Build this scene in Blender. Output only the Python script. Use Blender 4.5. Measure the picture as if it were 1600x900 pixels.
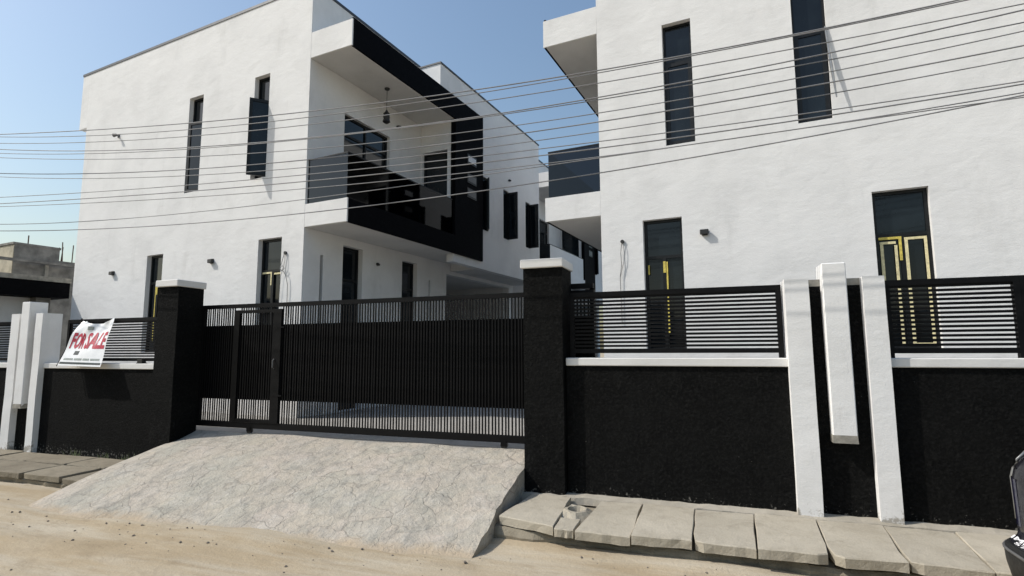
import bpy, bmesh, math, random
from mathutils import Vector, Matrix

# ------------------------------------------------------------------ camera, sky, sun, exposure
R = math.radians
scene = bpy.context.scene
for o in list(bpy.data.objects):
    bpy.data.objects.remove(o)

CAM_H = 1.65
cam_d = bpy.data.cameras.new('camera')
cam = bpy.data.objects.new('camera', cam_d)
scene.collection.objects.link(cam)
cam_d.sensor_width = 36.0
cam_d.lens = 846.45 / 1600 * 36.0
cam_d.clip_start = 0.05
cam_d.clip_end = 3000
cam.matrix_world = (Matrix.Translation((0, 0, CAM_H)) @ Matrix.Rotation(R(19.457), 4, 'Z')
                    @ Matrix.Rotation(R(90 + 6.441), 4, 'X') @ Matrix.Rotation(R(-0.278), 4, 'Z'))
scene.camera = cam

LIGHT = Vector((2.5, 1.0, -2.7)).normalized()          # direction the sunlight travels
ELEV = math.asin(-LIGHT.z)
AZ = math.atan2(-LIGHT.x, -LIGHT.y)                     # clockwise from +Y
world = bpy.data.worlds.new('World')
scene.world = world
world.use_nodes = True
wn = world.node_tree
sky = wn.nodes.new('ShaderNodeTexSky')
sky.sky_type = 'NISHITA'
sky.sun_disc = False
sky.sun_elevation = ELEV
sky.sun_rotation = AZ
sky.altitude = 10
sky.air_density = 1.6
sky.dust_density = 2.3
sky.ozone_density = 3.3
wn.nodes['Background'].inputs['Strength'].default_value = 0.132
wn.links.new(sky.outputs[0], wn.nodes['Background'].inputs[0])

sun_d = bpy.data.lights.new('sun', 'SUN')
sun_d.energy = 3.5
sun_d.angle = R(0.53)
sun_d.color = (1.0, 0.955, 0.88)
sun = bpy.data.objects.new('sun', sun_d)
scene.collection.objects.link(sun)
sun.location = (-30, -12, 40)
sun.rotation_euler = LIGHT.to_track_quat('-Z', 'Y').to_euler()

scene.view_settings.view_transform = 'Standard'
scene.view_settings.look = 'None'
scene.view_settings.gamma = 1
scene.view_settings.exposure = 0.13
scene.view_settings.use_curve_mapping = False

rnd = random.Random(7)
COL = scene.collection
HR = R(-6.496)                                           # the houses stand turned against the street
EX = Vector((math.cos(HR), math.sin(HR), 0))
EY = Vector((-math.sin(HR), math.cos(HR), 0))
ROAD = -0.15
YARD = 0.45

# ------------------------------------------------------------------ helpers
MATS = {}


class NT:
    def __init__(self, name):
        self.m = bpy.data.materials.new(name)
        self.m.use_nodes = True
        self.t = self.m.node_tree
        self.b = self.t.nodes['Principled BSDF']
        self.tc = self.t.nodes.new('ShaderNodeTexCoord')
        MATS[name] = self.m

    def n(self, typ, **kw):
        nd = self.t.nodes.new(typ)
        for k, v in kw.items():
            setattr(nd, k, v)
        return nd

    def l(self, a, b):
        self.t.links.new(a, b)

    def coord(self, scale=(1, 1, 1), rot=(0, 0, 0)):
        mp = self.n('ShaderNodeMapping')
        mp.inputs['Scale'].default_value = scale
        mp.inputs['Rotation'].default_value = rot
        self.l(self.tc.outputs['Object'], mp.inputs[0])
        return mp.outputs[0]

    def noise(self, scale, detail=4, rough=0.55, vec=None, dist=0.0):
        nd = self.n('ShaderNodeTexNoise')
        nd.inputs['Scale'].default_value = scale
        nd.inputs['Detail'].default_value = detail
        nd.inputs['Roughness'].default_value = rough
        nd.inputs['Distortion'].default_value = dist
        self.l(vec if vec else self.tc.outputs['Object'], nd.inputs['Vector'])
        return nd.outputs['Fac']

    def ramp(self, fac, stops):
        nd = self.n('ShaderNodeValToRGB')
        els = nd.color_ramp.elements
        while len(els) < len(stops):
            els.new(0.5)
        for e, (p, c) in zip(els, stops):
            e.position = p
            e.color = (c if isinstance(c, tuple) else (c, c, c)) + (1,)
        self.l(fac, nd.inputs[0])
        return nd.outputs[0]

    def mix(self, fac, a, b, mode='MIX'):
        nd = self.n('ShaderNodeMix', data_type='RGBA', blend_type=mode)
        for s, v in ((nd.inputs[0], fac), (nd.inputs[6], a), (nd.inputs[7], b)):
            if isinstance(v, (int, float)):
                s.default_value = v
            elif isinstance(v, tuple):
                s.default_value = v + (1,)
            else:
                self.l(v, s)
        return nd.outputs[2]

    def math(self, op, a, b):
        nd = self.n('ShaderNodeMath', operation=op)
        for s, v in ((nd.inputs[0], a), (nd.inputs[1], b)):
            if isinstance(v, (int, float)):
                s.default_value = v
            else:
                self.l(v, s)
        return nd.outputs[0]

    def bump(self, h, strength, distance, prev=None):
        nd = self.n('ShaderNodeBump')
        nd.inputs['Strength'].default_value = strength
        nd.inputs['Distance'].default_value = distance
        self.l(h, nd.inputs['Height'])
        if prev:
            self.l(prev, nd.inputs['Normal'])
        return nd.outputs[0]

    def out(self, col=None, rough=None, normal=None, metal=None, spec=None):
        for nm, v in (('Base Color', col), ('Roughness', rough), ('Normal', normal), ('Metallic', metal), ('Specular IOR Level', spec)):
            if v is None:
                continue
            if isinstance(v, (int, float)):
                self.b.inputs[nm].default_value = v
            elif isinstance(v, tuple):
                self.b.inputs[nm].default_value = v + (1,)
            else:
                self.l(v, self.b.inputs[nm])
        return self.m


def m_stucco(name, base=0.78, warm=(1, 0.995, 0.98), relief=1.0):
    t = NT(name)
    big = t.noise(0.9, 5, 0.6)
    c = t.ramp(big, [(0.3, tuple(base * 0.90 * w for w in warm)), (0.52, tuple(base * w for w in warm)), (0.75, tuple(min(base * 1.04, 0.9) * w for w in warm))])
    st = t.noise(1.6, 6, 0.7, t.coord((1.0, 1.0, 0.35)))
    c = t.mix(t.ramp(st, [(0.56, 0.0), (0.80, 0.32)]), c, (0.52 * base, 0.51 * base, 0.47 * base))
    c = t.mix(t.ramp(t.noise(3.2, 7, 0.72, t.coord((2.2, 2.2, 0.22))), [(0.60, 0.0), (0.80, 0.16)]), c, (0.42 * base, 0.41 * base, 0.38 * base))
    fine = t.noise(46, 4, 0.6)
    c = t.mix(0.10, c, t.ramp(fine, [(0.3, 0.55), (0.7, 0.95)]), 'MULTIPLY')
    if name == 'white_pier':
        sep = t.n('ShaderNodeSeparateXYZ')
        t.l(t.tc.outputs['Object'], sep.inputs[0])
        mr = t.n('ShaderNodeMapRange')
        for k_, v_ in ((1, 0.02), (2, 0.30), (3, 0.30), (4, 0.0)):
            mr.inputs[k_].default_value = v_
        t.l(sep.outputs[2], mr.inputs[0])
        ft = t.math('ADD', mr.outputs[0], t.noise(9, 5, 0.7))
        c = t.mix(t.ramp(ft, [(0.70, 0.0), (0.80, 0.85)]), c, (0.30, 0.275, 0.23))
        c = t.mix(t.ramp(t.noise(5, 6, 0.75, t.coord((1.5, 1.5, 0.4))), [(0.58, 0.0), (0.78, 0.35)]), c, (0.40, 0.385, 0.35))
    n = t.bump(t.noise(2.1, 3, 0.5, t.coord((1, 1, 1.5)), 0.3), 0.24 * relief, 0.05)
    n = t.bump(t.noise(7, 4, 0.6, t.coord((0.8, 0.8, 1.4)), 0.2), 0.20 * relief, 0.02, n)
    n = t.bump(t.noise(60, 3, 0.6), 0.38 * relief, 0.006, n)
    return t.out(c, 0.85, n, spec=0.25)


def m_black_render(name):
    t = NT(name)
    c = t.ramp(t.noise(3.5, 5, 0.6), [(0.3, (0.0040, 0.0042, 0.0042)), (0.7, (0.0080, 0.0082, 0.0080))])
    c = t.mix(t.ramp(t.noise(34, 5, 0.75), [(0.46, 0.0), (0.70, 0.85)]), c, (0.0175, 0.0177, 0.017))  # paler grain paints in relief shading that the near-black base hardly shows
    # lime splashes in a narrow band along the foot of the wall, a few faint scuffs above
    sep = t.n('ShaderNodeSeparateXYZ')
    t.l(t.tc.outputs['Object'], sep.inputs[0])
    foot = t.n('ShaderNodeMapRange')
    foot.inputs[1].default_value = 0.05
    foot.inputs[2].default_value = 0.20
    foot.inputs[3].default_value = 0.15
    foot.inputs[4].default_value = 0.0
    t.l(sep.outputs[2], foot.inputs[0])
    sp = t.math('ADD', t.noise(26, 5, 0.7), foot.outputs[0])
    c = t.mix(t.ramp(sp, [(0.695, 0.0), (0.75, 0.6)]), c, (0.28, 0.27, 0.245))
    c = t.mix(t.ramp(t.noise(5, 5, 0.75, t.coord((1.6, 1.6, 0.5))), [(0.62, 0.0), (0.80, 0.22)]), c, (0.10, 0.10, 0.097))
    c = t.mix(t.ramp(t.noise(17, 4, 0.65, t.coord((1, 1, 0.28))), [(0.73, 0.0), (0.79, 0.16)]), c, (0.20, 0.20, 0.19))
    n = t.bump(t.noise(36, 5, 0.7), 1.0, 0.03)
    n = t.bump(t.noise(22, 3, 0.6), 0.6, 0.015, n)
    return t.out(c, 0.8, n, spec=0.06)


def m_plain(name, col, rough=0.5, metal=0.0, spec=0.5, var=0.12, scale=14, bump=0.0, bs=60):
    t = NT(name)
    a = tuple(x * (1 - var) for x in col)
    b = tuple(min(1, x * (1 + var)) for x in col)
    c = t.ramp(t.noise(scale, 4, 0.6), [(0.35, a), (0.65, b)])
    r = t.ramp(t.noise(scale * 1.7, 3, 0.6), [(0.3, max(0.02, rough - 0.08)), (0.7, min(1, rough + 0.08))])
    n = t.bump(t.noise(bs, 3, 0.6), bump, 0.006) if bump else None
    return t.out(c, r, n, metal, spec)


def m_concrete(name, a, b, stain, lines=False, relief=1.0):
    t = NT(name)
    c = t.ramp(t.noise(1.3, 6, 0.62), [(0.30, a), (0.70, b)])
    c = t.mix(t.ramp(t.noise(5.5, 6, 0.7), [(0.50, 0.0), (0.78, 0.55)]), c, stain)
    c = t.mix(0.35, c, t.ramp(t.noise(75, 3, 0.6), [(0.25, 0.55), (0.75, 1.0)]), 'MULTIPLY')
    oi = t.n('ShaderNodeObjectInfo')
    c = t.mix(0.30, c, t.ramp(oi.outputs['Random'], [(0.0, 0.62), (1.0, 1.0)]), 'MULTIPLY')
    c = t.mix(t.ramp(t.noise(2.1, 6, 0.75, None, 0.8), [(0.55, 0.0), (0.72, 0.55)]), c, tuple(x * 0.72 for x in stain))
    n = t.bump(t.noise(6, 5, 0.6), 0.5 * relief, 0.02)
    n = t.bump(t.noise(55, 4, 0.65), 0.55 * relief, 0.008, n)
    if lines:
        warp = t.n('ShaderNodeVectorMath', operation='ADD')
        nz = t.n('ShaderNodeTexNoise')
        nz.inputs['Scale'].default_value = 2.0
        t.l(t.tc.outputs['Object'], nz.inputs['Vector'])
        sc = t.n('ShaderNodeVectorMath', operation='SCALE')
        sc.inputs['Scale'].default_value = 0.30
        t.l(nz.outputs['Color'], sc.inputs[0])
        t.l(t.coord((1, 1, 1)), warp.inputs[0])
        t.l(sc.outputs[0], warp.inputs[1])
        for s, amt, wd in ((2.6, 0.30, 0.016), (5.5, 0.14, 0.024)):
            v = t.n('ShaderNodeTexVoronoi', feature='DISTANCE_TO_EDGE')
            v.inputs['Scale'].default_value = s
            t.l(warp.outputs[0], v.inputs['Vector'])
            brk = t.ramp(t.noise(3.0 + s, 3, 0.6), [(0.42, 0.0), (0.60, 1.0)])
            ln = t.math('MULTIPLY', t.ramp(v.outputs['Distance'], [(0.0, 1.0), (wd, 0.0)]), brk)
            c = t.mix(t.math('MULTIPLY', ln, amt), c, (0.20, 0.19, 0.175))
            n = t.bump(t.math('SUBTRACT', 1.0, ln), 0.45, 0.010, n)
    return t.out(c, 0.9, n, spec=0.2)


def m_dirt(name):
    t = NT(name)
    c = t.ramp(t.noise(0.7, 6, 0.6), [(0.28, (0.345, 0.275, 0.18)), (0.5, (0.425, 0.345, 0.235)), (0.74, (0.50, 0.425, 0.315))])
    trk = t.noise(2.2, 5, 0.62, t.coord((0.22, 1.6, 1)))
    c = t.mix(t.ramp(trk, [(0.42, 0.0), (0.64, 0.75)]), c, (0.52, 0.465, 0.37))
    c = t.mix(t.ramp(t.noise(4.0, 6, 0.7, t.coord((0.5, 1.2, 1))), [(0.53, 0.0), (0.76, 0.6)]), c, (0.25, 0.195, 0.13))
    c = t.mix(0.45, c, t.ramp(t.noise(95, 4, 0.7), [(0.25, 0.5), (0.72, 1.0)]), 'MULTIPLY')
    n = t.bump(t.noise(3.0, 5, 0.6, t.coord((0.4, 1.2, 1))), 0.55, 0.04)
    n = t.bump(t.noise(26, 5, 0.7), 0.55, 0.015, n)
    n = t.bump(t.noise(130, 3, 0.6), 0.5, 0.005, n)
    return t.out(c, 0.95, n, spec=0.1)


def m_glass(name, tint, gloss=1.0):
    t = NT(name)
    t.t.nodes.remove(t.b)
    tr = t.n('ShaderNodeBsdfTransparent')
    tr.inputs[0].default_value = tint + (1,)
    gl = t.n('ShaderNodeBsdfGlossy')
    gl.inputs['Roughness'].default_value = 0.03
    gl.inputs[0].default_value = (0.9, 0.95, 1.0, 1)
    fr = t.n('ShaderNodeFresnel')
    fr.inputs[0].default_value = 1.5
    mx = t.n('ShaderNodeMixShader')
    t.l(t.math('MULTIPLY', fr.outputs[0], gloss), mx.inputs[0])
    t.l(tr.outputs[0], mx.inputs[1])
    t.l(gl.outputs[0], mx.inputs[2])
    t.l(mx.outputs[0], t.t.nodes['Material Output'].inputs[0])
    return t.m


m_stucco('white_stucco', 0.765, (1, 0.995, 0.98))
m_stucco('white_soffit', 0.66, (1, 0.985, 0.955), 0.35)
m_stucco('white_pier', 0.80, (1, 0.995, 0.98), 0.8)
m_stucco('white_coping', 0.72, (1, 0.985, 0.95), 0.8)
m_black_render('black_render')
m_plain('black_cladding', (0.0035, 0.0035, 0.0045), 0.7, spec=0.04, var=0.2)
m_plain('black_metal', (0.0045, 0.0045, 0.005), 0.5, spec=0.14, var=0.25, bump=0.1)
m_plain('black_sheet', (0.003, 0.003, 0.0033), 0.6, spec=0.1, var=0.25)
m_plain('window_frame', (0.008, 0.009, 0.010), 0.4, spec=0.3)
m_plain('roof_trim', (0.06, 0.065, 0.075), 0.5, 0.3)
m_plain('yellow_tape', (0.62, 0.50, 0.10), 0.6, var=0.25, scale=30)
m_plain('pale_tape', (0.70, 0.62, 0.36), 0.6, var=0.2, scale=30)
m_plain('grey_fitting', (0.10, 0.10, 0.10), 0.5)
m_plain('dark_fitting', (0.018, 0.018, 0.018), 0.45)
m_plain('cable', (0.20, 0.20, 0.205), 0.6, var=0.15, scale=3)
m_plain('pale_slot', (0.62, 0.63, 0.64), 0.3)
m_plain('banner_vinyl', (0.80, 0.81, 0.81), 0.35, var=0.04, scale=9)
m_plain('banner_red', (0.42, 0.012, 0.035), 0.4, var=0.15, scale=20)
m_plain('banner_dark', (0.03, 0.04, 0.035), 0.4)
m_plain('banner_grey', (0.30, 0.33, 0.31), 0.4, var=0.35, scale=40)
m_plain('raw_concrete', (0.27, 0.255, 0.22), 0.9, var=0.25, scale=8, bump=0.5)
m_plain('block_concrete', (0.20, 0.19, 0.17), 0.9, var=0.35, scale=2.5, bump=0.5, bs=20)
m_plain('block_sunlit', (0.40, 0.36, 0.27), 0.9, var=0.25, scale=2.5, bump=0.5, bs=20)  # paler block colour with sunlight painted in
m_plain('rust', (0.12, 0.07, 0.045), 0.85, var=0.3)
m_plain('pebble', (0.16, 0.14, 0.115), 0.9, var=0.4, scale=60)
m_plain('car_paint', (0.012, 0.012, 0.016), 0.22, spec=0.6, var=0.1)
m_plain('car_plastic', (0.008, 0.008, 0.008), 0.55, var=0.15, bump=0.2)
m_plain('car_trim', (0.30, 0.30, 0.29), 0.35, 0.6)
m_plain('car_lamp', (0.010, 0.010, 0.030), 0.12, spec=0.7)
m_plain('chrome', (0.62, 0.62, 0.62), 0.2, 1.0)
m_plain('white_letter', (0.72, 0.72, 0.74), 0.5)
m_plain('tyre', (0.016, 0.016, 0.016), 0.8)
m_plain('weed', (0.10, 0.13, 0.05), 0.8, var=0.4)
def m_ramp(name):
    t = NT(name)
    warp = t.n('ShaderNodeVectorMath', operation='ADD')
    nz = t.n('ShaderNodeTexNoise')
    nz.inputs['Scale'].default_value = 2.4
    nz.inputs['Detail'].default_value = 3
    t.l(t.tc.outputs['Object'], nz.inputs['Vector'])
    sc = t.n('ShaderNodeVectorMath', operation='SCALE')
    sc.inputs['Scale'].default_value = 0.34
    t.l(nz.outputs['Color'], sc.inputs[0])
    t.l(t.tc.outputs['Object'], warp.inputs[0])
    t.l(sc.outputs[0], warp.inputs[1])
    W = warp.outputs[0]
    cell = t.n('ShaderNodeTexVoronoi', feature='F1')
    cell.inputs['Scale'].default_value = 3.0
    t.l(W, cell.inputs['Vector'])
    sepc = t.n('ShaderNodeSeparateColor')
    t.l(cell.outputs['Color'], sepc.inputs[0])
    c = t.ramp(t.noise(1.1, 5, 0.65), [(0.32, (0.415, 0.40, 0.345)), (0.50, (0.485, 0.435, 0.36)), (0.68, (0.495, 0.435, 0.375))])
    c = t.mix(0.30, c, t.ramp(sepc.outputs[0], [(0.0, (0.375, 0.38, 0.335)), (0.5, (0.47, 0.425, 0.35)), (1.0, (0.52, 0.455, 0.40))]))
    c = t.mix(t.ramp(t.noise(4.5, 6, 0.72), [(0.48, 0.0), (0.74, 0.6)]), c, (0.58, 0.55, 0.50))
    c = t.mix(t.ramp(t.noise(7.5, 6, 0.75, t.coord((1.0, 0.55, 1))), [(0.47, 0.0), (0.70, 0.8)]), c, (0.265, 0.258, 0.232))
    c = t.mix(0.5, c, t.ramp(t.noise(60, 4, 0.7), [(0.25, 0.5), (0.72, 1.0)]), 'MULTIPLY')
    n = t.bump(t.noise(9, 5, 0.65), 0.9, 0.03)
    n = t.bump(t.noise(45, 4, 0.65), 0.6, 0.010, n)
    for s_, amt, wd, lo in ((3.0, 0.62, 0.030, 0.38), (6.5, 0.50, 0.036, 0.43)):
        v = t.n('ShaderNodeTexVoronoi', feature='DISTANCE_TO_EDGE')
        v.inputs['Scale'].default_value = s_
        t.l(W, v.inputs['Vector'])
        brk = t.ramp(t.noise(0.9 + s_ * .35, 5, 0.7), [(lo, 0.0), (lo + .20, 1.0)])
        ln = t.math('MULTIPLY', t.ramp(v.outputs['Distance'], [(0.0, 1.0), (wd, 0.0)]), brk)
        c = t.mix(t.math('MULTIPLY', ln, amt), c, (0.20, 0.185, 0.16))
        n = t.bump(t.math('SUBTRACT', 1.0, ln), 0.45, 0.010, n)
    # scratches down the slope
    scr = t.noise(30, 3, 0.6, t.coord((1.0, 0.08, 0.3), (0, 0, 0.25)))
    c = t.mix(t.ramp(scr, [(0.70, 0.0), (0.76, 0.35)]), c, (0.22, 0.20, 0.18))
    # sand blown over the foot
    sep = t.n('ShaderNodeSeparateXYZ')
    t.l(t.tc.outputs['Object'], sep.inputs[0])
    mr = t.n('ShaderNodeMapRange')
    mr.inputs[1].default_value = ROAD - .02
    mr.inputs[2].default_value = ROAD + .075
    mr.inputs[3].default_value = 0.62
    mr.inputs[4].default_value = 0.0
    t.l(sep.outputs[2], mr.inputs[0])
    sand = t.math('ADD', mr.outputs[0], t.math('MULTIPLY', t.noise(3.5, 5, 0.7), 0.75))
    c = t.mix(t.ramp(sand, [(0.58, 0.0), (0.86, 0.9)]), c, (0.40, 0.325, 0.235))
    return t.out(c, 0.92, n, spec=0.15)


m_ramp('ramp_concrete')
m_concrete('worn_concrete', (0.395, 0.365, 0.315), (0.475, 0.435, 0.38), (0.395, 0.40, 0.36), True, 1.6)
m_concrete('slab_concrete', (0.41, 0.37, 0.295), (0.51, 0.465, 0.38), (0.29, 0.255, 0.195))
m_concrete('strip_concrete', (0.41, 0.375, 0.31), (0.49, 0.45, 0.38), (0.30, 0.27, 0.21))
m_concrete('old_concrete', (0.23, 0.20, 0.15), (0.31, 0.275, 0.21), (0.14, 0.115, 0.08), relief=1.6)
m_concrete('yard_concrete', (0.36, 0.345, 0.32), (0.44, 0.425, 0.40), (0.28, 0.265, 0.24))
m_dirt('dirt')
m_glass('balcony_glass', (0.11, 0.125, 0.15), 1.0)
m_glass('dark_glass', (0.05, 0.055, 0.065), 0.35)


def m_pane():
    t = NT('window_pane')
    c = t.ramp(t.noise(1.2, 3, 0.6), [(0.35, (0.004, 0.006, 0.008)), (0.7, (0.012, 0.017, 0.021))])
    n = t.bump(t.noise(1.7, 2, 0.5), 0.03, 0.02)
    return t.out(c, 0.05, n, spec=0.42)


m_pane()


def setp(o, label=None, cat=None, group=None, kind=None):
    if label:
        o['label'] = label
    if cat:
        o['category'] = cat
    if group:
        o['group'] = group
    if kind:
        o['kind'] = kind
    return o


def empty(name, loc, rz=0.0):
    o = bpy.data.objects.new(name, None)
    o.empty_display_size = 0.1
    o.location = loc
    o.rotation_euler = (0, 0, rz)
    COL.objects.link(o)
    return o


def link(name, me, mat, parent=None, loc=None, smooth=False):
    o = bpy.data.objects.new(name, me)
    if not me.materials:
        me.materials.append(MATS[mat])
    COL.objects.link(o)
    if parent:
        o.parent = parent
    if loc is not None:
        o.location = loc
    if smooth:
        for p in me.polygons:
            p.use_smooth = True
    return o


class MB:
    """collects shapes for ONE mesh"""

    def __init__(self, f=None):
        self.bm = bmesh.new()
        self.f = f or (lambda p: p)

    def v(self, p):
        return self.bm.verts.new(self.f(Vector(p)))

    def hexa(self, pts):
        vs = [self.v(p) for p in pts]
        for q in ((0, 1, 2, 3), (4, 5, 6, 7), (0, 1, 5, 4), (1, 2, 6, 5), (2, 3, 7, 6), (3, 0, 4, 7)):
            self.bm.faces.new([vs[i] for i in q])
        return vs

    def box(self, x0, x1, y0, y1, z0, z1, jit=0.0):
        p = [(x0, y0, z0), (x1, y0, z0), (x1, y1, z0), (x0, y1, z0), (x0, y0, z1), (x1, y0, z1), (x1, y1, z1), (x0, y1, z1)]
        if jit:
            p = [tuple(c + rnd.uniform(-jit, jit) for c in q) for q in p]
        self.hexa(p)
        return self

    def quad(self, *ps):
        self.bm.faces.new([self.v(p) for p in ps])
        return self

    def tube(self, pts, r, seg=6, cap=True):
        pts = [self.f(Vector(p)) for p in pts]
        rings = []
        for i, p in enumerate(pts):
            d = (pts[min(i + 1, len(pts) - 1)] - pts[max(i - 1, 0)]).normalized()
            a = d.orthogonal().normalized() if abs(d.z) > 0.9 else d.cross(Vector((0, 0, 1))).normalized()
            b = d.cross(a).normalized()
            rr = r[i] if isinstance(r, (list, tuple)) else r
            rings.append([self.bm.verts.new(p + rr * (math.cos(2 * math.pi * k / seg) * a + math.sin(2 * math.pi * k / seg) * b)) for k in range(seg)])
        for A, B in zip(rings, rings[1:]):
            for k in range(seg):
                self.bm.faces.new((A[k], A[(k + 1) % seg], B[(k + 1) % seg], B[k]))
        if cap:
            self.bm.faces.new(rings[0][::-1])
            self.bm.faces.new(rings[-1])
        return self

    def wall(self, a0, a1, z0, z1, holes, n0, n1):
        """panel in the (a, z) plane between depths n0 (front) and n1 with rectangular holes; coordinates are (a, n, z)"""
        A = sorted({a0, a1} | {x for h in holes for x in h[:2]})
        Z = sorted({z0, z1} | {x for h in holes for x in h[2:]})
        # finer cells for a wall that is not perfectly flat
        keep = {}
        for i in range(len(A) - 1):
            for j in range(len(Z) - 1):
                ca, cz = (A[i] + A[i + 1]) / 2, (Z[j] + Z[j + 1]) / 2
                keep[i, j] = not any(h[0] < ca < h[1] and h[2] < cz < h[3] for h in holes)
        V = {}

        def g(i, j, k):
            if (i, j, k) not in V:
                V[i, j, k] = self.v((A[i], n1 if k else n0, Z[j]))
            return V[i, j, k]
        for (i, j), ok in keep.items():
            if not ok:
                continue
            for k in (0, 1):
                self.bm.faces.new([g(i, j, k), g(i + 1, j, k), g(i + 1, j + 1, k), g(i, j + 1, k)])
            for (di, dj, e) in ((-1, 0, ((0, 0), (0, 1))), (1, 0, ((1, 0), (1, 1))), (0, -1, ((0, 0), (1, 0))), (0, 1, ((0, 1), (1, 1)))):
                if not keep.get((i + di, j + dj), False):
                    (p, q), (r, s) = e
                    self.bm.faces.new([g(i + p, j + q, 0), g(i + r, j + s, 0), g(i + r, j + s, 1), g(i + p, j + q, 1)])
        return self

    def bevel(self, w, seg=1):
        bmesh.ops.bevel(self.bm, geom=list(self.bm.edges), offset=w, segments=seg, affect='EDGES', clamp_overlap=True)
        return self

    def mesh(self, name):
        bmesh.ops.recalc_face_normals(self.bm, faces=self.bm.faces)
        me = bpy.data.meshes.new(name)
        self.bm.to_mesh(me)
        self.bm.free()
        return me

    def build(self, name, mat, parent=None, loc=None, smooth=False):
        return link(name, self.mesh(name), mat, parent, loc, smooth)


def copy_tree(o, parent=None):
    c = o.copy()
    COL.objects.link(c)
    c.parent = parent
    for ch in list(o.children):
        copy_tree(ch, c)
    return c


# ------------------------------------------------------------------ ground
def ramp_z(y):
    t = max(0.0, min(1.0, (y - 4.30) / (6.38 - 4.30)))
    return ROAD + (0.425 - ROAD) * (t + 0.10 * math.sin(math.pi * t))


def hash2(x, y):
    return (math.sin(x * 1.7 + 0.6 * y) + math.sin(2.9 * x - 1.3 * y + 1.0) * 0.6 + math.sin(5.3 * y + 0.8 * x) * 0.5 + math.sin(0.6 * x + 4.1 * y) * 0.6)


toe = [(-7.95, 4.22), (-7.3, 4.20), (-6.2, 4.24), (-5.3, 4.27), (-4.4, 4.31), (-3.5, 4.36), (-2.6, 4.44), (-2.03, 4.52)]


def toe_y(x):
    for (xa, ya), (xb, yb) in zip(toe, toe[1:]):
        if x <= xb:
            return ya + (yb - ya) * (x - xa) / (xb - xa)
    return toe[-1][1]


def ground_z(x, y):
    z = ROAD + 0.010 * hash2(x, y) + 0.008 * hash2(0.7 * x + 3, 3.1 * y)
    z += -0.022 * math.exp(-((y - 3.25 - 0.10 * math.sin(0.5 * x)) / 0.16) ** 2) * (0.6 + 0.4 * math.sin(1.3 * x)) + 0.014 * math.exp(-((y - 3.52 - 0.10 * math.sin(0.5 * x)) / 0.12) ** 2)
    if -8.3 < x < -1.9:
        d = y - toe_y(x) + 0.05
        z += 0.034 * math.exp(-(d / 0.13) ** 2) * (0.65 + 0.35 * math.sin(3.1 * x + math.sin(7 * x)))
    elif x > -1.95:
        z += 0.015 * math.exp(-((y - 5.0) / 0.10) ** 2) * (0.6 + 0.4 * math.sin(2.3 * x + math.sin(5 * x)))
    return z


bm = bmesh.new()
xs = [-900, -300, -80, -40, -24, -20, -16, -13] + [-11 + 0.14 * i for i in range(111)] + [6, 9, 16, 24, 60, 300, 900]
ys = [-900, -300, -60, -20, -8, -3, -1] + [0.5 + 0.10 * i for i in range(52)] + [6.2, 7.2, 12, 40, 200, 900]
grid = []
for y in ys:
    row = []
    for x in xs:
        z = ground_z(x, y) if (-13 <= x <= 6 and -1 <= y <= 6) else ROAD
        row.append(bm.verts.new((x, y, z)))
    grid.append(row)
for a, b in zip(grid, grid[1:]):
    for i in range(len(xs) - 1):
        bm.faces.new((a[i], a[i + 1], b[i + 1], b[i]))
me = bpy.data.meshes.new('road')
bm.to_mesh(me)
bm.free()
setp(link('road', me, 'dirt', smooth=True), 'sandy unpaved street in front of the walls', kind='structure')

# paved yard inside the walls
y = MB().box(-60, 40, 6.44, 70, -0.6, YARD - 0.03)
setp(y.build('yard', 'yard_concrete'), 'concrete yard and driveway behind the gate', kind='structure')

# sloped concrete drive up to the gate
mb = MB()
nx, ny = 44, 20
G = []
for j in range(ny + 1):
    row = []
    for i in range(nx + 1):
        s = i / nx
        t = j / ny
        xl = -7.86 + 0.40 * t
        x = xl + (-1.985 - xl) * s
        yb = toe_y(x) + 0.025 * math.sin(7 * x) + 0.02 * math.sin(17 * x + 1)
        yy = yb + (6.46 - yb) * t
        z = ROAD - 0.02 + (0.427 - ROAD + 0.02) * (t + 0.10 * math.sin(math.pi * t)) + 0.006 * hash2(2 * x, 2 * yy)
        # rounded left shoulder sinking into the pavement
        ed = max(0.0, 1 - (x - xl) / 0.55)
        z -= 0.11 * ed * ed * (0.35 + 0.65 * (1 - t)) * (1.0 if t < 0.85 else (1 - t) / 0.15)
        if i == nx and 0 < j < ny - 3:
            x += rnd.gauss(0, .010)
            z -= abs(rnd.gauss(0, .012))
        row.append(mb.v((x, yy, z)))
    G.append(row)
for a, b in zip(G, G[1:]):
    for i in range(nx):
        mb.bm.faces.new((a[i], a[i + 1], b[i + 1], b[i]))
low = lambda v: mb.bm.verts.new((v.co.x, v.co.y, ROAD - 0.25))
for edge in ([r[-1] for r in G], [r[0] for r in G], G[0]):
    lo = [low(v) for v in edge]
    for i in range(len(edge) - 1):
        mb.bm.faces.new((edge[i], edge[i + 1], lo[i + 1], lo[i]))
setp(mb.build('driveway_ramp', 'ramp_concrete', smooth=True), 'pale concrete ramp sloping from the gate down to the street', kind='structure')
bpy.data.objects['driveway_ramp'].data.set_sharp_from_angle(angle=R(40))


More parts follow.
